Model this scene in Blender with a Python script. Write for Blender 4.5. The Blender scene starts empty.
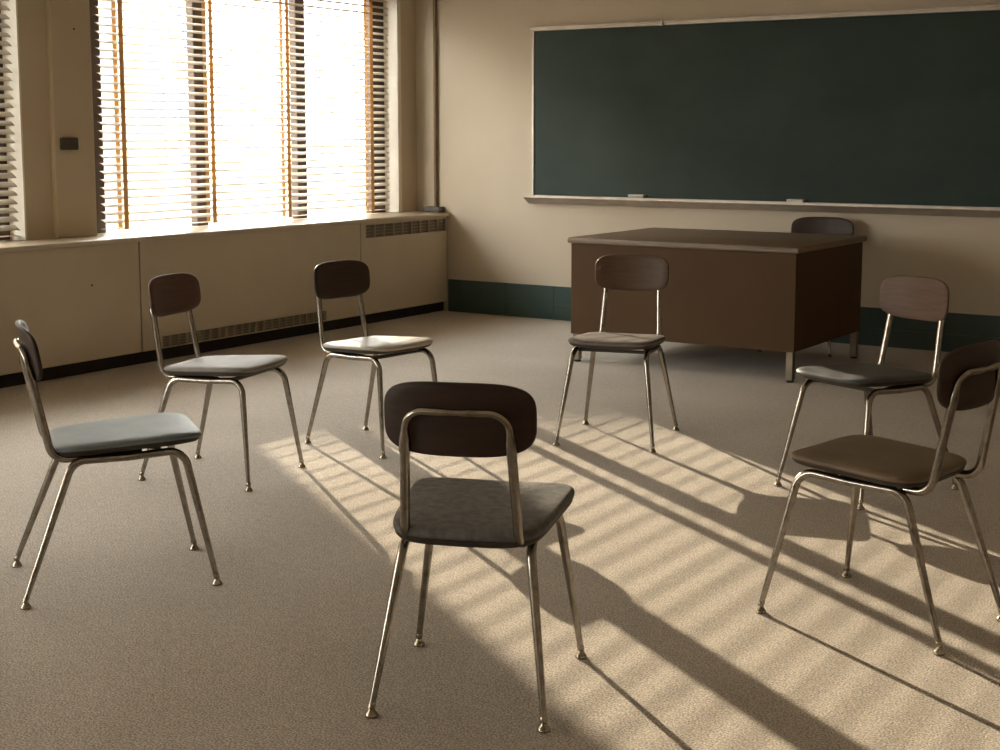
import bpy, bmesh, math, random
from mathutils import Vector, Matrix

# ------------------------------------------------------------------ camera, world, sun, exposure
random.seed(7)
SC = bpy.context.scene
COL = SC.collection
R = math.radians

cd = bpy.data.cameras.new('camera')
cam = bpy.data.objects.new('camera', cd)
COL.objects.link(cam)
cam.location = (0, 0, 1.34)
cam.rotation_euler = (R(90 - 7.15), 0, R(33.19))
cd.sensor_width = 36
cd.lens = 36 * 1.4363
cd.shift_y = -0.0608
cd.clip_start = 0.05
SC.camera = cam

SC.view_settings.view_transform = 'Standard'
SC.view_settings.look = 'None'
SC.view_settings.gamma = 1
SC.view_settings.exposure = 0.14
SC.view_settings.use_curve_mapping = False
cy = SC.cycles
cy.use_denoising = True
cy.max_bounces = 10
cy.diffuse_bounces = 6
cy.glossy_bounces = 4
cy.transparent_max_bounces = 16
cy.caustics_reflective = False
cy.caustics_refractive = False
cy.sample_clamp_indirect = 6.0

world = bpy.data.worlds.new('overcast_haze')
SC.world = world
world.use_nodes = True
bg = world.node_tree.nodes['Background']
bg.inputs['Color'].default_value = (1.0, 0.97, 0.92, 1)
bg.inputs['Strength'].default_value = 18.5

SUN_EL, SUN_AZ = 16.8, -34.0           # travels towards +x, -y
sd = bpy.data.lights.new('sun', 'SUN')
sun = bpy.data.objects.new('sun', sd)
COL.objects.link(sun)
sd.energy = 10.8
sd.color = (1.0, 0.83, 0.62)
sd.angle = R(0.26)
sdir = Vector((math.cos(R(SUN_EL)) * math.cos(R(SUN_AZ)), math.cos(R(SUN_EL)) * math.sin(R(SUN_AZ)), -math.sin(R(SUN_EL))))
sun.rotation_euler = sdir.to_track_quat('-Z', 'Y').to_euler()
sun.location = (-14, 12, 6)

# room numbers
XW, YB = -6.582, 8.899                 # window wall inner face, chalkboard wall inner face
XR, YN = 1.9, -4.7                     # right wall, rear wall
XC = -6.286                            # face of the heating covers
HC = 3.1                               # ceiling
SILL, HEAD = 0.722, 2.42
WINS = [(5.727, 8.675), (2.25, 5.245), (-1.2, 1.75), (-4.3, -1.7)]

def portal(y0, y1):
    ld = bpy.data.lights.new('window_portal', 'AREA')
    o = bpy.data.objects.new('window_portal', ld)
    COL.objects.link(o)
    ld.shape = 'RECTANGLE'
    ld.size = HEAD - SILL
    ld.size_y = y1 - y0
    ld.cycles.is_portal = True
    o.location = (XW - 0.235, (y0 + y1) / 2, (SILL + HEAD) / 2)
    o.rotation_euler = (0, R(-90), 0)   # faces into the room (+x)
for w in WINS:
    portal(*w)

# ------------------------------------------------------------------ materials
def mat(name, col, rough=0.6, metal=0.0, spec=0.5, noise=None, bump=None, sheen=0.0, coat=0.0, trans=None):
    """noise=(scale, second colour, detail[, contrast]); bump=(scale, strength)"""
    m = bpy.data.materials.new(name)
    m.use_nodes = True
    nt = m.node_tree
    b = nt.nodes['Principled BSDF']
    b.inputs['Base Color'].default_value = (*col, 1)
    b.inputs['Roughness'].default_value = rough
    b.inputs['Metallic'].default_value = metal
    b.inputs['Specular IOR Level'].default_value = spec
    b.inputs['Sheen Weight'].default_value = sheen
    b.inputs['Coat Weight'].default_value = coat
    tc = nt.nodes.new('ShaderNodeTexCoord')
    if noise:
        n = nt.nodes.new('ShaderNodeTexNoise')
        mp = nt.nodes.new('ShaderNodeMapping')
        sc = noise[0]
        mp.inputs['Scale'].default_value = sc if isinstance(sc, tuple) else (sc, sc, sc)
        nt.links.new(tc.outputs['Object'], mp.inputs['Vector'])
        nt.links.new(mp.outputs['Vector'], n.inputs['Vector'])
        n.inputs['Scale'].default_value = 1.0
        n.inputs['Detail'].default_value = noise[2]
        cr = nt.nodes.new('ShaderNodeValToRGB')
        lo, hi = noise[3] if len(noise) > 3 else (0.35, 0.65)
        cr.color_ramp.elements[0].position = lo
        cr.color_ramp.elements[1].position = hi
        cr.color_ramp.elements[0].color = (*col, 1)
        cr.color_ramp.elements[1].color = (*noise[1], 1)
        nt.links.new(n.outputs['Fac'], cr.inputs['Fac'])
        nt.links.new(cr.outputs['Color'], b.inputs['Base Color'])
    if bump:
        n2 = nt.nodes.new('ShaderNodeTexNoise')
        n2.inputs['Scale'].default_value = bump[0]
        n2.inputs['Detail'].default_value = 4
        nt.links.new(tc.outputs['Object'], n2.inputs['Vector'])
        bp = nt.nodes.new('ShaderNodeBump')
        bp.inputs['Strength'].default_value = bump[1]
        bp.inputs['Distance'].default_value = bump[2] if len(bump) > 2 else 0.01
        nt.links.new(n2.outputs['Fac'], bp.inputs['Height'])
        nt.links.new(bp.outputs['Normal'], b.inputs['Normal'])
    if trans:
        t = nt.nodes.new('ShaderNodeBsdfTranslucent')
        t.inputs['Color'].default_value = (*trans[1], 1)
        mx = nt.nodes.new('ShaderNodeMixShader')
        mx.inputs['Fac'].default_value = trans[0]
        nt.links.new(b.outputs[0], mx.inputs[1])
        nt.links.new(t.outputs[0], mx.inputs[2])
        nt.links.new(mx.outputs[0], nt.nodes['Material Output'].inputs['Surface'])
    return m

def carpet_mat():
    m = bpy.data.materials.new('beige_carpet')
    m.use_nodes = True
    nt = m.node_tree
    b = nt.nodes['Principled BSDF']
    b.inputs['Roughness'].default_value = 1.0
    b.inputs['Specular IOR Level'].default_value = 0.1
    b.inputs['Sheen Weight'].default_value = 0.25
    b.inputs['Sheen Roughness'].default_value = 0.6
    tc = nt.nodes.new('ShaderNodeTexCoord')
    def noise(scale, detail):
        n = nt.nodes.new('ShaderNodeTexNoise')
        n.inputs['Scale'].default_value = scale
        n.inputs['Detail'].default_value = detail
        nt.links.new(tc.outputs['Object'], n.inputs['Vector'])
        return n
    fine, mid, big = noise(190, 3), noise(34, 5), noise(1.1, 5)
    def ramp(src, lo, hi, c0, c1):
        r = nt.nodes.new('ShaderNodeValToRGB')
        r.color_ramp.elements[0].position, r.color_ramp.elements[1].position = lo, hi
        r.color_ramp.elements[0].color, r.color_ramp.elements[1].color = (*c0, 1), (*c1, 1)
        nt.links.new(src.outputs['Fac'], r.inputs['Fac'])
        return r
    a = ramp(fine, 0.36, 0.64, (0.21, 0.178, 0.142), (0.72, 0.632, 0.525))
    s = ramp(big, 0.35, 0.68, (0.82, 0.80, 0.77), (1, 1, 1))
    s2 = ramp(mid, 0.3, 0.7, (0.80, 0.79, 0.78), (1.0, 1.0, 1.0))
    def mul(x, y):
        mm = nt.nodes.new('ShaderNodeMixRGB')
        mm.blend_type = 'MULTIPLY'
        mm.inputs['Fac'].default_value = 1
        nt.links.new(x, mm.inputs[1]); nt.links.new(y, mm.inputs[2])
        return mm.outputs[0]
    nt.links.new(mul(mul(a.outputs[0], s.outputs[0]), s2.outputs[0]), b.inputs['Base Color'])
    bp = nt.nodes.new('ShaderNodeBump')
    bp.inputs['Strength'].default_value = 0.55
    bp.inputs['Distance'].default_value = 0.006
    nt.links.new(fine.outputs['Fac'], bp.inputs['Height'])
    nt.links.new(bp.outputs['Normal'], b.inputs['Normal'])
    return m

def pane_mat():
    m = bpy.data.materials.new('window_pane')
    m.use_nodes = True
    nt = m.node_tree
    nt.nodes.remove(nt.nodes['Principled BSDF'])
    t = nt.nodes.new('ShaderNodeBsdfTransparent')
    t.inputs['Color'].default_value = (0.97, 0.98, 0.97, 1)
    g = nt.nodes.new('ShaderNodeBsdfGlossy')
    g.inputs['Roughness'].default_value = 0.02
    mx = nt.nodes.new('ShaderNodeMixShader')
    mx.inputs['Fac'].default_value = 0.05
    nt.links.new(t.outputs[0], mx.inputs[1]); nt.links.new(g.outputs[0], mx.inputs[2])
    nt.links.new(mx.outputs[0], nt.nodes['Material Output'].inputs['Surface'])
    return m

M_CARPET = carpet_mat()
M_WALL = mat('cream_wall_paint', (0.56, 0.495, 0.40), 0.75, noise=(0.9, (0.515, 0.45, 0.355), 5), bump=(60, 0.06))
M_WALLR = mat('pale_wall_paint', (0.80, 0.745, 0.65), 0.8, noise=(0.9, (0.76, 0.70, 0.61), 5), bump=(60, 0.06))  # unseen walls made paler to bounce more light into the room
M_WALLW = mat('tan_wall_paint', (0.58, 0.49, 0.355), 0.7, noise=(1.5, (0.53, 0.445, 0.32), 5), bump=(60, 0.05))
M_CEIL = mat('ceiling_paint', (0.86, 0.82, 0.75), 0.9, noise=(3, (0.83, 0.79, 0.72), 3))
M_JAMB = mat('white_jamb_paint', (0.84, 0.79, 0.69), 0.5, noise=(6, (0.79, 0.73, 0.63), 3))
M_COVER = mat('painted_metal_cover', (0.62, 0.53, 0.40), 0.5, noise=(2.2, (0.56, 0.48, 0.355), 5), bump=(40, 0.03))
M_SILL = mat('painted_sill', (0.62, 0.53, 0.41), 0.35, noise=(3, (0.54, 0.46, 0.35), 4))
M_GRILLE = mat('grille_bar_paint', (0.37, 0.305, 0.225), 0.5, noise=(9, (0.32, 0.265, 0.195), 3))
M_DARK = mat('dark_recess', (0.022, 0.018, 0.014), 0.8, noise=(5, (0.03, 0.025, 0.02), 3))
M_GDARK = mat('grille_back', (0.23, 0.19, 0.145), 0.7, noise=(5, (0.19, 0.16, 0.12), 3))
M_WFRAME = mat('brown_window_frame', (0.055, 0.033, 0.023), 0.5, noise=(7, (0.075, 0.046, 0.033), 4))
M_PANE = pane_mat()
M_SLAT = mat('cream_slat', (0.66, 0.60, 0.50), 0.5, noise=(4, (0.61, 0.55, 0.455), 2), trans=(0.10, (0.8, 0.7, 0.55)))
M_TAPE = mat('tan_ladder_tape', (0.52, 0.36, 0.18), 0.8, noise=(30, (0.45, 0.30, 0.14), 3), trans=(0.6, (0.50, 0.34, 0.165)))
M_CORD = mat('blind_cord', (0.55, 0.44, 0.28), 0.8, noise=(90, (0.45, 0.35, 0.2), 2))
M_TILE = mat('teal_base_tile', (0.042, 0.075, 0.070), 0.35, noise=(2.3, (0.034, 0.060, 0.056), 5), bump=(9, 0.05))
M_GROUT = mat('grey_grout', (0.10, 0.13, 0.12), 0.9, noise=(20, (0.07, 0.10, 0.09), 3))
M_BOARD = mat('green_chalkboard', (0.015, 0.034, 0.029), 0.65, spec=0.35, noise=((1.4, 1.4, 2.2), (0.029, 0.050, 0.043), 6, (0.35, 0.72)))
M_ALU = mat('dull_aluminium', (0.52, 0.47, 0.41), 0.5, metal=0.6, noise=(12, (0.45, 0.40, 0.35), 3))
M_CHALK = mat('chalk_white', (0.72, 0.70, 0.66), 0.9, noise=(40, (0.65, 0.63, 0.58), 3))
M_FELT = mat('grey_felt', (0.34, 0.35, 0.34), 0.95, noise=(60, (0.27, 0.28, 0.28), 3))
M_SUNBLOCK = mat('annex_render', (0.36, 0.29, 0.22), 0.85, noise=(2, (0.30, 0.24, 0.18), 5))
M_GROUND = mat('yard_paving', (0.26, 0.23, 0.19), 0.9, noise=(.4, (0.20, 0.18, 0.15), 5))
M_PIPE = mat('brown_painted_pipe', (0.20, 0.14, 0.075), 0.6, noise=(9, (0.17, 0.115, 0.06), 3))
M_BOX = mat('dark_metal_box', (0.055, 0.047, 0.036), 0.5, noise=(20, (0.075, 0.063, 0.05), 3))
M_DTOP = mat('desk_top_laminate', (0.21, 0.155, 0.105), 0.42, noise=((2, 14, 2), (0.18, 0.13, 0.088), 5), bump=(80, 0.02))
M_DPANEL = mat('desk_brown_enamel', (0.085, 0.046, 0.018), 0.6, spec=0.22, noise=((1.5, 1.5, 1.5), (0.078, 0.041, 0.016), 5), bump=(50, 0.02))
M_DLEG = mat('desk_leg_metal', (0.30, 0.25, 0.19), 0.4, metal=0.8, noise=(15, (0.24, 0.20, 0.15), 3))
M_CHROME = mat('aged_chrome', (0.36, 0.33, 0.29), 0.20, metal=1.0, noise=(40, (0.20, 0.17, 0.135), 4, (0.48, 0.78)))
M_GLIDE = mat('brass_glide', (0.46, 0.41, 0.34), 0.26, metal=1.0, noise=(70, (0.30, 0.26, 0.20), 3))
M_PAN = mat('dark_seat_pan', (0.035, 0.028, 0.022), 0.6, noise=(12, (0.05, 0.04, 0.03), 3))

# ------------------------------------------------------------------ helpers
def obj(name, bm, m, parent=None, smooth=None, loc=None):
    me = bpy.data.meshes.new(name)
    bmesh.ops.recalc_face_normals(bm, faces=bm.faces[:])
    bm.to_mesh(me); bm.free()
    for mm in (m if isinstance(m, (list, tuple)) else [m]):
        me.materials.append(mm)
    if smooth is not None:
        me.set_sharp_from_angle(angle=R(smooth))
        for p in me.polygons: p.use_smooth = True
        me.set_sharp_from_angle(angle=R(smooth))
    o = bpy.data.objects.new(name, me)
    COL.objects.link(o)
    if parent: o.parent = parent
    if loc: o.location = loc
    return o

def thing(name, label, cat, loc=(0, 0, 0), rz=0, group=None):
    o = bpy.data.objects.new(name, None)
    o.empty_display_size = 0.1
    COL.objects.link(o)
    o.location = loc; o.rotation_euler = (0, 0, rz)
    o['label'] = label; o['category'] = cat
    if group: o['group'] = group
    return o

def tag(o, label, cat, group=None):
    o['label'] = label; o['category'] = cat
    if group: o['group'] = group
    return o

def struct(o, label=None):
    o['kind'] = 'structure'
    if label: o['label'] = label
    return o

def box(bm, x0, x1, y0, y1, z0, z1, bev=0.0, mi=0):
    r = bmesh.ops.create_cube(bm, size=1)
    vs = r['verts']
    for v in vs:
        v.co = Vector((x0 + (v.co.x + .5) * (x1 - x0), y0 + (v.co.y + .5) * (y1 - y0), z0 + (v.co.z + .5) * (z1 - z0)))
    fs = set(f for v in vs for f in v.link_faces)
    if bev > 0:
        es = list(set(e for v in vs for e in v.link_edges))
        rr = bmesh.ops.bevel(bm, geom=es, offset=bev, segments=2, affect='EDGES', profile=0.5)
        fs = set(rr['faces']) | set(f for f in fs if f.is_valid)
    for f in fs: f.material_index = mi
    return bm

def fillet(pts, rads, n=8):
    """polyline with each inner corner rounded by radius rads[i]"""
    out = [Vector(pts[0])]
    for i in range(1, len(pts) - 1):
        p, a, b = Vector(pts[i]), Vector(pts[i - 1]), Vector(pts[i + 1])
        d0, d1 = (a - p).normalized(), (b - p).normalized()
        ang = d0.angle(d1)
        r = rads[i - 1]
        L = min(r / math.tan(ang / 2), (a - p).length * .49, (b - p).length * .49)
        r = L * math.tan(ang / 2)
        c = p + (d0 + d1).normalized() * (r / math.sin(ang / 2))
        s, e = p + d0 * L - c, p + d1 * L - c
        tot = s.angle(e)
        ax = s.cross(e).normalized()
        for k in range(n + 1):
            out.append(c + Matrix.Rotation(tot * k / n, 3, ax) @ s)
    out.append(Vector(pts[-1]))
    return out

def tube(bm, pts, rad, seg=12, cap=True, flat=None):
    """rad: number or function of (t 0..1) ; flat: function t -> (scale_u, scale_v)"""
    pts = [Vector(p) for p in pts]
    L = [0]
    for a, b in zip(pts, pts[1:]): L.append(L[-1] + (b - a).length)
    rings = []
    up = None
    for i, p in enumerate(pts):
        t = (pts[min(i + 1, len(pts) - 1)] - pts[max(i - 1, 0)]).normalized()
        if up is None:
            up = Vector((0, 0, 1)) if abs(t.z) < .9 else Vector((0, 1, 0))
        u = (up - t * up.dot(t)).normalized()
        up = u
        v = t.cross(u)
        tt = L[i] / L[-1]
        r = rad(tt) if callable(rad) else rad
        rings.append([bm.verts.new(p + (u * math.cos(2 * math.pi * k / seg) + v * math.sin(2 * math.pi * k / seg)) * r) for k in range(seg)])
    for a, b in zip(rings, rings[1:]):
        for k in range(seg):
            bm.faces.new((a[k], a[(k + 1) % seg], b[(k + 1) % seg], b[k]))
    if cap:
        bm.faces.new(rings[0][::-1]); bm.faces.new(rings[-1])
    return bm

def lathe(bm, prof, cx=0, cy_=0, seg=16):
    rings = []
    for r, z in prof:
        if r < 1e-6: rings.append([bm.verts.new((cx, cy_, z))])
        else: rings.append([bm.verts.new((cx + r * math.cos(2 * math.pi * k / seg), cy_ + r * math.sin(2 * math.pi * k / seg), z)) for k in range(seg)])
    for a, b in zip(rings, rings[1:]):
        for k in range(seg):
            q = (k + 1) % seg
            if len(a) == 1 and len(b) > 1: bm.faces.new((a[0], b[q], b[k]))
            elif len(b) == 1 and len(a) > 1: bm.faces.new((a[k], a[q], b[0]))
            elif len(a) > 1: bm.faces.new((a[k], a[q], b[q], b[k]))
    return bm

def loft(bm, rings):
    """rings of equal length (closed); first and last are capped to their centroid"""
    vr = [[bm.verts.new(p) for p in r] for r in rings]
    n = len(vr[0])
    for a, b in zip(vr, vr[1:]):
        for k in range(n):
            bm.faces.new((a[k], a[(k + 1) % n], b[(k + 1) % n], b[k]))
    for r, s in ((vr[0], -1), (vr[-1], 1)):
        c = bm.verts.new(sum((v.co for v in r), Vector()) / n)
        for k in range(n):
            bm.faces.new((r[k], r[(k + 1) % n], c))
    return bm

B = bmesh.new

# ------------------------------------------------------------------ the room
bm = B(); box(bm, XW - .35, XR + .2, YN - .2, YB + .2, -0.12, 0.0)
struct(obj('floor', bm, M_CARPET))
bm = B(); box(bm, XW - .35, XR + .2, YN - .2, YB + .2, HC, HC + 0.12)
struct(obj('ceiling', bm, M_CEIL))
bm = B(); box(bm, XW - .30, XR + .2, YB, YB + .2, 0, HC)
struct(obj('wall_front', bm, M_WALL))
bm = B(); box(bm, XR, XR + .2, YN, YB, 0, HC)
struct(obj('wall_right', bm, M_WALLR))
bm = B(); box(bm, XW - .30, XR + .2, YN - .2, YN, 0, HC)
struct(obj('wall_rear', bm, M_WALLR))
# window wall: below, above and between the openings
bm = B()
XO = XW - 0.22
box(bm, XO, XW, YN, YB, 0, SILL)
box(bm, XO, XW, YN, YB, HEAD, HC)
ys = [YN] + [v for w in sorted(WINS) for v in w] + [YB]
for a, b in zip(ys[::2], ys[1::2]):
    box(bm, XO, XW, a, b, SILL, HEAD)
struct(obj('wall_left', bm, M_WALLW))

# unseen building added outside to keep the sun off the near floor
bm = B(); box(bm, -26, -20, -12, 15.2, -3.0, 8.0, .03)
struct(obj('wall_annex', bm, M_SUNBLOCK), 'neighbouring wing of the building outside the windows')
bm = B(); box(bm, -62, -50, 29, 48, -3.0, 15.5)  # second unseen building, added to cut the low sun at the windows
for v in bm.verts:
    if v.co.z > 10: v.co.z = 15.3 if v.co.y < 35 else 19.3   # top sloped to set where the sun patch starts
struct(obj('wall_block', bm, M_SUNBLOCK), 'taller block across the yard')
bm = B(); box(bm, -160, XW - .22, -160, 160, -3.2, -3.0)  # ground added to hold back sky light from below the slats
struct(obj('ground', bm, M_GROUND), 'paved yard outside')

# window frames, mullions, panes
def window(n, y0, y1, mulls, st0, st1):
    xg = XW - 0.155
    bm = B()
    box(bm, xg - .03, xg + .03, y0, st0, SILL, HEAD, .004)
    box(bm, xg - .03, xg + .03, st1, y1, SILL, HEAD, .004)
    box(bm, xg - .03, xg + .03, st0, st1, SILL, SILL + .033, .002)
    box(bm, xg - .03, xg + .03, st0, st1, HEAD - .08, HEAD, .004)
    o = struct(obj('window_%d' % n, bm, M_WFRAME))
    edges = [st0]
    for a, b in mulls:
        bm = B(); box(bm, xg - .032, xg + .032, a, b, SILL + .033, HEAD - .08, .006)
        obj('mullion', bm, M_WFRAME, o)
        edges += [a, b]
    edges.append(st1)
    for a, b in zip(edges[::2], edges[1::2]):
        bm = B(); box(bm, xg - .003, xg + .003, a, b, SILL + .033, HEAD - .08)
        obj('pane', bm, M_PANE, o)
    # pale lining of the reveal
    bm = B()
    for ya, yb in ((y0, y0 + .012), (y1 - .012, y1)):
        box(bm, xg + .03, XW + .004, ya, yb, SILL + .032, HEAD)
    box(bm, xg + .03, XW + .004, y0 + .012, y1 - .012, HEAD - .012, HEAD)
    obj('jamb_lining', bm, M_JAMB, o)
    return o
window(1, 5.727, 8.675, [(6.69, 6.79), (7.67, 7.77)], 5.93, 8.50)
window(2, 2.25, 5.245, [(3.18, 3.34), (4.16, 4.32)], 2.45, 5.06)
window(3, -1.2, 1.75, [(-.27, -.11), (.71, .87)], -1.0, 1.58)
window(4, -4.3, -1.7, [(-3.5, -3.38), (-2.6, -2.48)], -4.12, -1.88)  # unseen extra window, added to brighten the front of the room

# pilaster between the windows
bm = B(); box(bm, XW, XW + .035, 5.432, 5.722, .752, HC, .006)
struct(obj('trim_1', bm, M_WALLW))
# narrow reveal bead at the corner
bm = B(); box(bm, XW, XW + .008, 8.676, 8.70, .752, HEAD, .003)
struct(obj('trim_2', bm, M_JAMB))

# sill ledge over the heating covers
bm = B(); box(bm, XW - .12, XC + .016, YN, YB, SILL, .752, .008)
struct(obj('trim_3', bm, M_SILL, smooth=30), 'long painted window ledge above the heating covers')
# dark plinth under the covers
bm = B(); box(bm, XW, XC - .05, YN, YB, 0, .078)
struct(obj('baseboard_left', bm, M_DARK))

# teal tiled baseboard on the chalkboard wall
bm = B()
box(bm, XC, XR, YB - .010, YB, 0, .243, 0, 1)
x, tw = XC + .004, .415
xs0 = -4.515
k = math.floor((XC - xs0) / tw)
xx = xs0 + k * tw
while xx < XR:
    a, b = max(xx + .0016, XC + .002), min(xx + tw - .0016, XR)
    if b > a:
        box(bm, a, b, YB - .014, YB - .009, 0.0, .1085, .0012)
        box(bm, a, b, YB - .014, YB - .009, .1115, .245, .0012)
    xx += tw
struct(obj('baseboard_front', bm, [M_TILE, M_GROUT]))
bm = B(); box(bm, XR - .014, XR, YN, YB - .014, 0, .245, .002)
struct(obj('baseboard_right', bm, M_TILE))
bm = B(); box(bm, XC, XR - .014, YN, YN + .014, 0, .245, .002)
struct(obj('baseboard_rear', bm, M_TILE))

# ------------------------------------------------------------------ heating covers under the windows
def cover(label, y0, y1, grilles, cells):
    t = thing('radiator_cover', label, 'radiator cover', (XC, (y0 + y1) / 2, 0), group='heating covers under the windows')
    yc = (y0 + y1) / 2
    z0, z1 = .078, SILL
    y0, y1 = y0 - yc + .005, y1 - yc - .005
    d = .022
    bm = B()
    if not grilles:
        box(bm, -d, 0, y0, y1, z0, z1, .003)
    for (ga, gb, za, zb) in grilles:
        ga, gb = ga - yc, gb - yc
        box(bm, -d, 0, y0, ga, z0, z1)
        box(bm, -d, 0, gb, y1, z0, z1)
        box(bm, -d, 0, ga, gb, z0, za)
        box(bm, -d, 0, ga, gb, zb, z1)
    # carcass sides and back so the cover is a body
    box(bm, XW - XC + .005, -d, y0, y0 + .01, z0, z1)
    box(bm, XW - XC + .005, -d, y1 - .01, y1, z0, z1)
    obj('panel', bm, M_COVER, t)
    for (ga, gb, za, zb) in grilles:
        ga, gb = ga - yc, gb - yc
        g = B()
        box(g, -.020, -.016, ga, gb, za, zb, 0, 1)
        n = cells
        for i in range(n + 1):
            yy = ga + (gb - ga) * i / n
            box(g, -.016, -.001, max(ga, yy - .008), min(gb, yy + .008), za, zb)
        for i in range(1, 4):
            zz = za + (zb - za) * i / 4
            box(g, -.015, -.006, ga, gb, zz - .002, zz + .002, 0, 0)
        obj('grille', g, [M_GRILLE, M_GDARK], t)
    return t
def screw(t, y, z):
    bm = B()
    lathe(bm, [(0, .004), (.005, .003), (.006, 0), (0, 0)], seg=10)
    s = obj('screw', bm, M_DARK, t, 40)
    s.rotation_euler = (0, R(90), 0); s.location = (0.0, y - t.location.y, z)
bm = B(); box(bm, XC - .022, XC, YN, 2.345, .078, SILL, .003)
struct(obj('trim_4', bm, M_COVER))
t = cover('wide plain heating cover panel behind the two chairs by the window wall', 2.35, 5.797, [], 0)
screw(t, 5.44, .50)
cover('heating cover with low row of dark vents under the bright window', 5.797, 7.835, [(5.955, 7.46, .083, .150)], 22)
cover('short heating cover with vents along its top in the corner', 7.835, YB - .02, [(7.893, 8.862, .615, .706)], 9)

# ------------------------------------------------------------------ venetian blinds
def blind(label, y0, y1, tapes, tilt, zb, pitch, jit, cordy):
    xb = XW - .052
    t = thing('venetian_blind', label, 'blind', (xb, (y0 + y1) / 2, zb), group='blinds at the windows')
    yc = (y0 + y1) / 2
    h = HEAD - .06 - zb
    n = int(h / pitch)
    W = .05
    bm = B()
    for i in range(1, n):
        z = i * pitch
        a = R(tilt - 3 * max(0.0, 1 - i / 9) * (tilt < 0) + random.uniform(-jit, jit))
        prof = []
        for s in range(7):
            u = (s / 6 - .5) * W
            c = .0035 * (1 - (2 * u / W) ** 2)
            prof.append((u * math.cos(a) + c * math.sin(a), -u * math.sin(a) + c * math.cos(a)))
        th = .0008
        top = [(p[0], p[1] + th) for p in prof]
        dy = random.uniform(-.003, .003)
        sag = random.uniform(-.002, .002)
        ring = prof + top[::-1]
        N = 8
        vr = []
        for q in range(N + 1):
            f = q / N
            yy = y0 - yc + dy + (y1 - y0) * f
            zz = z + sag * math.sin(math.pi * f * 3)
            vr.append([bm.verts.new((p[0], yy, zz + p[1])) for p in ring])
        m_ = len(ring)
        for A, C in zip(vr, vr[1:]):
            for k in range(m_):
                bm.faces.new((A[k], A[(k + 1) % m_], C[(k + 1) % m_], C[k]))
        bm.faces.new(vr[0]); bm.faces.new(vr[-1][::-1])
    obj('slats', bm, M_SLAT, t, 50)
    bm = B(); box(bm, -.024, .024, y0 - yc, y1 - yc, 0.0, .005, .002)
    obj('bottom_rail', bm, M_SLAT, t)
    bm = B(); box(bm, -.028, .028, y0 - yc, y1 - yc, HEAD - .055 - zb, HEAD - .013 - zb, .003)
    obj('headrail', bm, M_SLAT, t)
    for y in tapes:
        bm = B()
        for sx in (-1, 1):
            box(bm, sx * .0275 - .0005, sx * .0275 + .0005, y - yc - .018, y - yc + .018, -.004, HEAD - .05 - zb)
        for i in range(1, n):
            box(bm, -.027, .027, y - yc - .004, y - yc + .004, i * pitch - .0012, i * pitch - .0004)
        obj('ladder_tape', bm, M_TAPE, t)
    for y in cordy:
        bm = B()
        tube(bm, [(.033, y - yc, HEAD - .06 - zb), (.033, y - yc, .08)], .0016, 6)
        lathe(bm, [(0, .04), (.004, .045), (.007, .06), (.005, .085), (0, .09)], .033, y - yc, 8)
        obj('lift_cord', bm, M_CORD, t, 40)
    return t
blind('wide cream slatted blind with tan tapes across the bright window', 5.845, 8.60, [6.0, 6.745, 7.47, 8.385], 25, .775, .048, 1.5, [8.30])
blind('cream slatted blind at the window beyond the pilaster, slats tilted', 2.35, 5.222, [2.6, 3.45, 4.3, 5.02], 34, .775, .048, 1.5, [])

# small dark box on the pilaster
t = thing('wall_thermostat', 'small dark box on the pilaster beside the bright window', 'thermostat', (XW + .035, 5.528, 1.285))
bm = B(); box(bm, 0, .022, -.060, .060, -.034, .034, .006); obj('case', bm, M_BOX, t)
bm = B(); box(bm, .022, .025, -.046, .046, -.022, .022, .002); obj('face_plate', bm, M_BOX, t)
bm = B(); lathe(bm, [(0, .006), (.005, .005), (.006, 0), (0, 0)], seg=10)
s = obj('screw', bm, M_DARK, thing('nail', 'small dark nail head high on the pilaster', 'nail', (XW + .035, 5.6, 1.93)), 40)
s.rotation_euler = (0, R(90), 0); s.name = 'nail_head'

# conduit pipe in the corner
t = thing('conduit_pipe', 'thin brown pipe rising from the ledge in the room corner', 'pipe', (-6.390, YB - .040, .752))
bm = B(); tube(bm, [(0, .018, .040), (0, .018, HC - .752)], .0135, 12); obj('pipe', bm, M_PIPE, t, 40)
bm = B(); box(bm, -.075, .075, -.038, .040, 0, .042, .008); obj('base_box', bm, M_BOX, t)

# ------------------------------------------------------------------ chalkboard
bx0, bx1, bz0, bz1 = -5.537, -.60, .903, 2.096
t = thing('chalkboard', 'long dark green chalkboard with aluminium frame and tray on the wall', 'chalkboard', ((bx0 + bx1) / 2, YB, bz0))
xc = (bx0 + bx1) / 2; H = bz1 - bz0
bm = B(); box(bm, bx0 - xc + .012, bx1 - xc - .012, -.016, 0, .0, H - .012); obj('writing_surface', bm, M_BOARD, t)
bm = B()
box(bm, bx0 - xc - .006, bx1 - xc + .006, -.030, 0, H - .026, H + .004, .003)
box(bm, bx0 - xc - .006, bx1 - xc + .006, -.038, -.028, H - .008, H + .004, .002)
obj('map_rail', bm, M_ALU, t)
for xx in (bx0 - xc, bx1 - xc - .022):
    bm = B(); box(bm, xx, xx + .022, -.024, 0, -.004, H - .026, .003); obj('side_frame', bm, M_ALU, t)
bm = B()
prof = [(0, .0), (-.075, .0), (-.088, .012), (-.094, .012), (-.094, -.004), (-.080, -.016), (-.02, -.050), (0, -.052)]
x0, x1 = bx0 - xc - .022, bx1 - xc + .022
a = [bm.verts.new((x0, p[0], p[1] - .012)) for p in prof]
b = [bm.verts.new((x1, p[0], p[1] - .012)) for p in prof]
for k in range(len(prof)):
    bm.faces.new((a[k], a[(k + 1) % len(prof)], b[(k + 1) % len(prof)], b[k]))
bm.faces.new(a); bm.faces.new(b[::-1])
obj('chalk_tray', bm, M_ALU, t)
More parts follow.
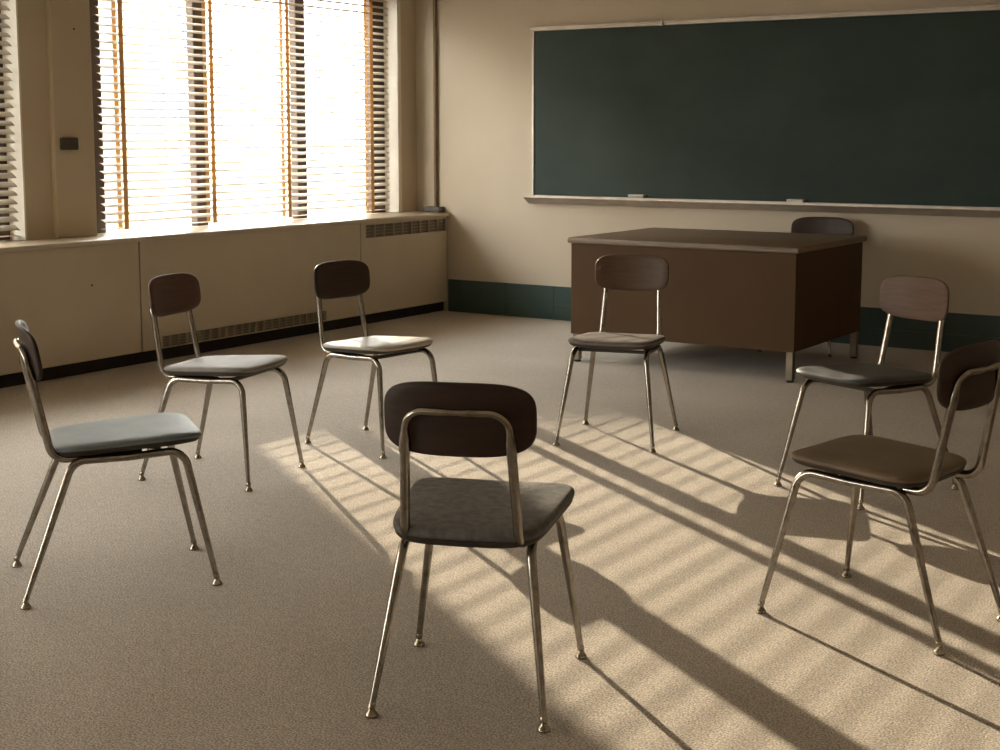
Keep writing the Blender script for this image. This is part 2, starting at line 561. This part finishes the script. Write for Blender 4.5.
bm = B(); box(bm, -4.51 - xc, -4.48 - xc, -.050, -.030, H - .03, H + .008, .004); obj('map_clip', bm, M_ALU, t)

TZ = bz0 - .012 + .0005
e = thing('chalkboard_eraser', 'grey felt eraser on the chalk tray above the brown desk', 'eraser', (-4.66, YB - .045, TZ))
bm = B(); box(bm, -.058, .058, -.020, .020, 0, .018, .004); obj('felt_pad', bm, M_FELT, e)
bm = B(); box(bm, -.062, .062, -.022, .022, .018, .034, .006); obj('back_block', bm, M_CHALK, e)
e2 = thing('chalk_box', 'pale box of chalk on the tray above the chair behind the desk', 'chalk box', (-3.50, YB - .045, TZ))
bm = B(); box(bm, -.055, .055, -.025, .025, 0, .026, .002); obj('box_body', bm, M_CHALK, e2)
bm = B(); box(bm, -.056, .056, -.026, .026, .020, .029, .002); obj('lid', bm, M_CHALK, e2)

# ------------------------------------------------------------------ teacher's desk
dx0, dx1, dy0, dy1, dz, dp = -4.281, -2.855, 7.272, 8.37, .738, .168
t = thing('teacher_desk', 'brown office desk with closed front panel before the chalkboard', 'desk', ((dx0 + dx1) / 2, (dy0 + dy1) / 2, 0))
hx, hy = (dx1 - dx0) / 2, (dy1 - dy0) / 2
bm = B(); box(bm, -hx, hx, -hy, hy, dz - .034, dz, .006)
top = obj('desk_top', bm, M_DTOP, t, 30)
bm = B(); box(bm, -hx - .002, hx + .002, -hy - .002, hy + .002, dz - .028, dz - .010, .003)
obj('edge_band', bm, M_DTOP, top)
q = .015
bm = B(); box(bm, -hx + q, hx - q, -hy + q, -hy + q + .022, dp, dz - .034, .003); obj('front_panel', bm, M_DPANEL, t)
for s in (-1, 1):
    a, b = sorted((s * (hx - q), s * (hx - q - .022)))
    bm = B(); box(bm, a, b, -hy + q + .022, hy - .03, dp, dz - .034, .003); obj('side_panel', bm, M_DPANEL, t)
for s in (-1, 1):
    a, b = sorted((s * (hx - q - .024), s * (hx - q - .38)))
    bm = B(); box(bm, a, b, -hy + .30, hy - .20, dp + .005, dz - .036, .003)
    p = obj('pedestal', bm, M_DPANEL, t)
    zz = dp + .02
    for hgt in (.24, .13, .13):
        bm = B(); box(bm, a + .012, b - .012, hy - .20, hy - .184, zz, zz + hgt - .01, .004)
        d = obj('drawer_front', bm, M_DPANEL, p)
        zz += hgt + .004
    # handles sit on the drawer fronts
bm = B(); box(bm, -hx + q + .40, hx - q - .40, hy - .20, hy - .184, dz - .11, dz - .04, .004); obj('drawer', bm, M_DPANEL, t)
for sx in (-1, 1):
    for sy in (-1, 1):
        cx_, cy_ = sx * (hx - .045), sy * (hy - .045)
        bm = B(); box(bm, cx_ - .020, cx_ + .020, cy_ - .020, cy_ + .020, .012, dp + .005, .003)
        lg = obj('leg', bm, M_DLEG, t)
        bm = B(); lathe(bm, [(0, 0), (.020, 0), (.022, .004), (.014, .012), (0, .012)], cx_, cy_, 12)
        obj('foot_glide', bm, M_DARK, lg, 40)

# ------------------------------------------------------------------ the school chairs
def seat_outline(wr, wf, yr, yf, n=72, e=.36):
    out = []
    for k in range(n):
        a = 2 * math.pi * k / n
        c, s = math.cos(a), math.sin(a)
        u = math.copysign(abs(c) ** e, c); v = math.copysign(abs(s) ** e, s)
        f = (v + 1) / 2
        w = wr + (wf - wr) * f
        out.append((u * w, yr + (yf - yr) * f, v))
    return out

def chair(label, x, y, rz, P, seat_m, back_m, thick=.017, zs_off=0.013, sc=1.0, bw_extra=0.0):
    wr, dr, wf, df, ssr, syr, ssf, syf, zs, bw, bzt, bzb, byt, byb = P
    bw += bw_extra
    t = thing('school_chair', label, 'chair', (x, y, 0), rz, 'school chairs set in a ring')
    t.scale = (sc, sc, sc)
    # --- seat cushion
    ol = seat_outline(ssr * 1.14, ssf * 1.12, -syr * 1.05, syf * 1.13)
    cyy = (syf - syr) / 2
    zt = zs + zs_off
    def ring(s, z):
        r = []
        for px, py, v in ol:
            xx, yy = px * s, cyy + (py - cyy) * s
            # slight saddle and a soft front edge
            sad = -.007 * (1 - min(1, (xx / ssf) ** 2)) * (1 - ((yy - cyy) / .2) ** 2 * .5)
            front = .010 * (yy - cyy) / .2 - .004 * max(0, (yy - syf * .75) / (syf * .3)) ** 2
            r.append(Vector((xx, yy, zt + z + sad + front)))
        return r
    bm = B()
    T = thick
    loft(bm, [ring(.30, -T), ring(.93, -T), ring(.975, -T * .93), ring(.995, -T * .72), ring(1.0, -T * .48), ring(.992, -T * .22), ring(.975, -T * .06),
              ring(.945, .0015), ring(.88, .004), ring(.75, .0065), ring(.55, .008), ring(.30, .009), ring(.1, .009)])
    so = obj('seat', bm, seat_m, t, 60)
    bm = B()
    zb = zt - T
    def pr(s, z): return [Vector((px * s, cyy + (py - cyy) * s, z + .010 * (py - cyy) * s / .2 - .007 * (1 - min(1, (px * s / ssf) ** 2)))) for px, py, v in ol]
    loft(bm, [pr(.3, zb - .014), pr(.88, zb - .014), pr(.95, zb - .011), pr(.978, zb - .004), pr(.985, zb + .004), pr(.3, zb + .004)])
    obj('seat_pan', bm, M_PAN, so, 50)
    # --- backrest panel
    cz, hz = (bzt + bzb) / 2, (bzt - bzb) / 2
    def bsurf(u, v, off):
        xx = bw * u
        yy = -((byt + byb) / 2 + (byt - byb) / 2 * v) - .03 + .03 * u * u
        return Vector((xx, yy + off, cz + hz * v))
    n = 72
    dirs = []
    for k in range(n):
        a = 2 * math.pi * k / n
        c, s = math.cos(a), math.sin(a)
        e = .56
        dirs.append((math.copysign(abs(c) ** e, c), math.copysign(abs(s) ** (e * .95), s)))
    def br(s, off): return [bsurf(u * (1 - (1 - s) * .5), v * s, off) if s > .9 else bsurf(u * s, v * s, off) for u, v in dirs]
    th = .0065
    bm = B()
    rings = [br(s, -th) for s in (.1, .35, .6, .8)] + [br(.955, -th), br(.985, -th * .75), br(1.0, -th * .25), br(1.0, th * .25), br(.985, th * .75), br(.955, th)] + [br(s, th) for s in (.8, .6, .35, .1)]
    loft(bm, rings)
    bo = obj('backrest', bm, back_m, t, 50)
    # --- leg tubes: each leg runs from the middle of the side rail down to its foot
    zr = zs - .0385
    xr, xf = .150, .160
    yr_, yf_ = -.148, .168
    r0, r1 = .0118, .0080
    for sx in (-1, 1):
        mid = Vector((sx * (xr + xf) / 2, (yr_ + yf_) / 2, zr))
        for cx_, cy_, fx, fy in ((xf, yf_, wf, df), (xr, yr_, wr, -dr)):
            bm = B()
            # rail end dips slightly where it bends into the leg
            p = fillet([mid, (sx * cx_, cy_, zr + (.010 if cy_ > 0 else -.001)), (sx * fx, fy, .022)], [.055], 9)
            q_ = p[-2]
            for k in range(1, 6):
                p.insert(-1, q_ + (p[-1] - q_) * (k / 6))
            tube(bm, p, lambda t_: r0 if t_ < .42 else r0 + (r1 - r0) * (t_ - .42) / .58, 14)
            lg = obj('leg', bm, M_CHROME, t, 50)
            bm = B()
            lathe(bm, [(0, .034), (r1 + .0003, .034), (r1 + .0014, .031), (r1 + .0014, .022), (r1 - .0005, .019), (.0088, .015), (.0120, .0095), (.0150, .0055), (.0158, .003), (.0150, 0), (0, 0)], sx * fx, fy, 16)
            # lean the collar with the leg
            d = (Vector((sx * cx_, cy_, zr)) - Vector((sx * fx, fy, .022))).normalized()
            for v in bm.verts:
                if v.co.z > .02:
                    h = v.co.z - .022
                    v.co.x += d.x / d.z * h; v.co.y += d.y / d.z * h
            obj('foot_glide', bm, M_GLIDE, lg, 45)
    # --- back frame: an upturned loop, its ends running forward under the seat
    xb, xt = .135, .119
    zl = cz + hz * .22
    yt_ = -((byt + byb) / 2 + (byt - byb) / 2 * .22) - .03
    ytube = yt_ + .03 * (xt / bw) ** 2 - th - .0115
    ylow = -.205 - (byb - .222) * .5
    pts = [(-xb, .05, zr + .004), (-xb, ylow, zr + .004), (-xt, ytube, zl), (xt, ytube, zl), (xb, ylow, zr + .004), (xb, .05, zr + .004)]
    fp = fillet(pts, [.05, .048, .048, .05], 10)
    fp2 = []
    for a_, b_ in zip(fp, fp[1:]):
        fp2.append(a_)
        L_ = (b_ - a_).length
        nn = int(L_ / .02)
        for k in range(1, nn): fp2.append(a_ + (b_ - a_) * k / nn)
    fp2.append(fp[-1])
    bm = B()
    zc = zl - .075
    # the middle of the loop is pressed thinner, with a shoulder either side
    pts_r = []
    tot = sum((b_ - a_).length for a_, b_ in zip(fp2, fp2[1:]))
    acc = 0
    shoulder = None
    cum = [0]
    for a_, b_ in zip(fp2, fp2[1:]): cum.append(cum[-1] + (b_ - a_).length)
    sh = [c_ / tot for c_, p_ in zip(cum, fp2) if p_.z > zc]
    lo_, hi_ = min(sh), max(sh)
    def rad(tt):
        if tt < lo_ - .02 or tt > hi_ + .02: return .0118
        if tt < lo_ or tt > hi_: return .0136
        if abs(tt - .5) < .012: return .0076
        return .0094
    for p_ in fp2:
        # keep the pressed top against the curved panel
        if p_.z > zc and abs(p_.x) < xt:
            p_.y += (yt_ + .03 * (p_.x / bw) ** 2 - th - .0105 - ytube) * min(1, (p_.z - zc) / .06) * .95
    tube(bm, fp2, rad, 12)
    obj('back_frame', bm, M_CHROME, t, 50)
    # --- cross braces under the seat
    for yy in (-.125, .10):
        bm = B(); box(bm, -xr - .004, xr + .004, yy - .012, yy + .012, zr - .003, zr + .009, .002)
        obj('seat_brace', bm, M_PAN, t)
    return t

def vinyl(name, c, c2, rough=.42, sc=9, bump=(120, .05)):
    return mat(name, c, rough, noise=(sc, c2, 5), bump=bump)
S_BLUE = vinyl('blue_grey_vinyl', (0.145, 0.18, 0.20), (0.19, 0.225, 0.245), .5)  # bluish grey vinyl, with grazing sky light put into the tint
S_BEIGE = vinyl('beige_grey_vinyl', (0.20, 0.182, 0.162), (0.245, 0.224, 0.20), .6)
S_PALE = vinyl('pale_beige_vinyl', (0.42, 0.39, 0.34), (0.48, 0.445, 0.39), .5)
S_TAUPE = vinyl('taupe_vinyl', (0.12, 0.10, 0.09), (0.15, 0.128, 0.115), .5)
S_SLATE = vinyl('slate_vinyl', (0.072, 0.077, 0.083), (0.095, 0.10, 0.105), .55)
S_OLIVE = vinyl('olive_brown_vinyl', (0.16, 0.118, 0.078), (0.20, 0.152, 0.105), .42)
S_FELT = vinyl('charcoal_fabric', (0.125, 0.124, 0.12), (0.19, 0.188, 0.182), .95, 45, (260, .5))
S_TEACH = vinyl('dark_brown_vinyl', (0.07, 0.05, 0.04), (0.09, 0.065, 0.05), .5)
def wood(name, c, c2):
    return mat(name, c, .5, spec=.35, noise=((7, 40, 90), c2, 6, (.3, .7)), bump=(30, .03))
W_DARK = wood('dark_walnut_panel', (0.031, 0.017, 0.011), (0.043, 0.025, 0.017))
W_RED = wood('reddish_brown_panel', (0.085, 0.045, 0.032), (0.11, 0.06, 0.044))
W_MID = wood('mid_brown_panel', (0.075, 0.040, 0.022), (0.10, 0.055, 0.032))
W_LIGHT = wood('rosy_brown_panel', (0.105, 0.060, 0.042), (0.145, 0.086, 0.062))  # brown wood, with grazing light put into the paler tint

P0 = [.201, .27, .215, .238, .155, .192, .178, .196, .44, .172, .792, .624, .237, .222]
chair('chair with pale blue-grey seat seen side-on, nearest the plain cover panels', -3.2985, 2.9355, -0.6133,
      [0.2147, 0.2967, 0.1977, 0.2498, 0.1487, 0.1969, 0.1748, 0.206, 0.4405, 0.1717, 0.7927, 0.63, 0.2461, 0.2175], S_BLUE, W_DARK)
chair('chair with beige-grey seat and reddish back before the low vent row', -3.9574, 4.0753, -1.3466,
      [0.2016, 0.263, 0.2103, 0.218, 0.1468, 0.1947, 0.172, 0.1825, 0.4399, 0.1753, 0.788, 0.628, 0.2267, 0.2082], S_BEIGE, W_RED)
chair('chair with palest cream seat in front of the window wall corner', -3.8008, 4.8416, -1.6838,
      [0.1784, 0.2547, 0.1849, 0.2104, 0.1478, 0.1955, 0.1738, 0.1704, 0.44, 0.1675, 0.788, 0.6232, 0.2145, 0.203], S_PALE, W_DARK)
chair('chair with taupe seat facing the camera in front of the desk', -2.9939, 5.5332, 3.3945,
      [0.2131, 0.2395, 0.2128, 0.2426, 0.1601, 0.1963, 0.1733, 0.195, 0.4401, 0.1713, 0.7983, 0.6312, 0.2374, 0.223], S_TAUPE, W_MID)
chair('chair with slate seat and rosy brown back to the side of the desk', -1.7664, 5.243, 2.7336,
      [0.2032, 0.2709, 0.2085, 0.2512, 0.1457, 0.2048, 0.1629, 0.2163, 0.4401, 0.1653, 0.7961, 0.6293, 0.2411, 0.2317], S_SLATE, W_LIGHT)
chair('chair with olive-brown seat cut off by the picture edge, long leg shadows', -1.2493, 3.8611, 1.3757,
      [0.1806, 0.2778, 0.2294, 0.2399, 0.171, 0.1715, 0.1757, 0.1902, 0.4398, 0.1671, 0.7972, 0.6242, 0.2418, 0.2369], S_OLIVE, W_DARK)
chair('chair with charcoal fabric seat nearest the camera, seen from behind', -1.9014, 2.8222, 0.3731,
      [0.2029, 0.2594, 0.2159, 0.2133, 0.156, 0.2052, 0.1944, 0.194, 0.4402, 0.1772, 0.7913, 0.6197, 0.2247, 0.2115], S_FELT, W_DARK, thick=.025)
c = chair('chair tucked behind the brown desk, only its back showing above it', -3.27, 8.52, math.pi + .05, P0, S_TEACH, W_DARK, sc=1.03, bw_extra=.025)
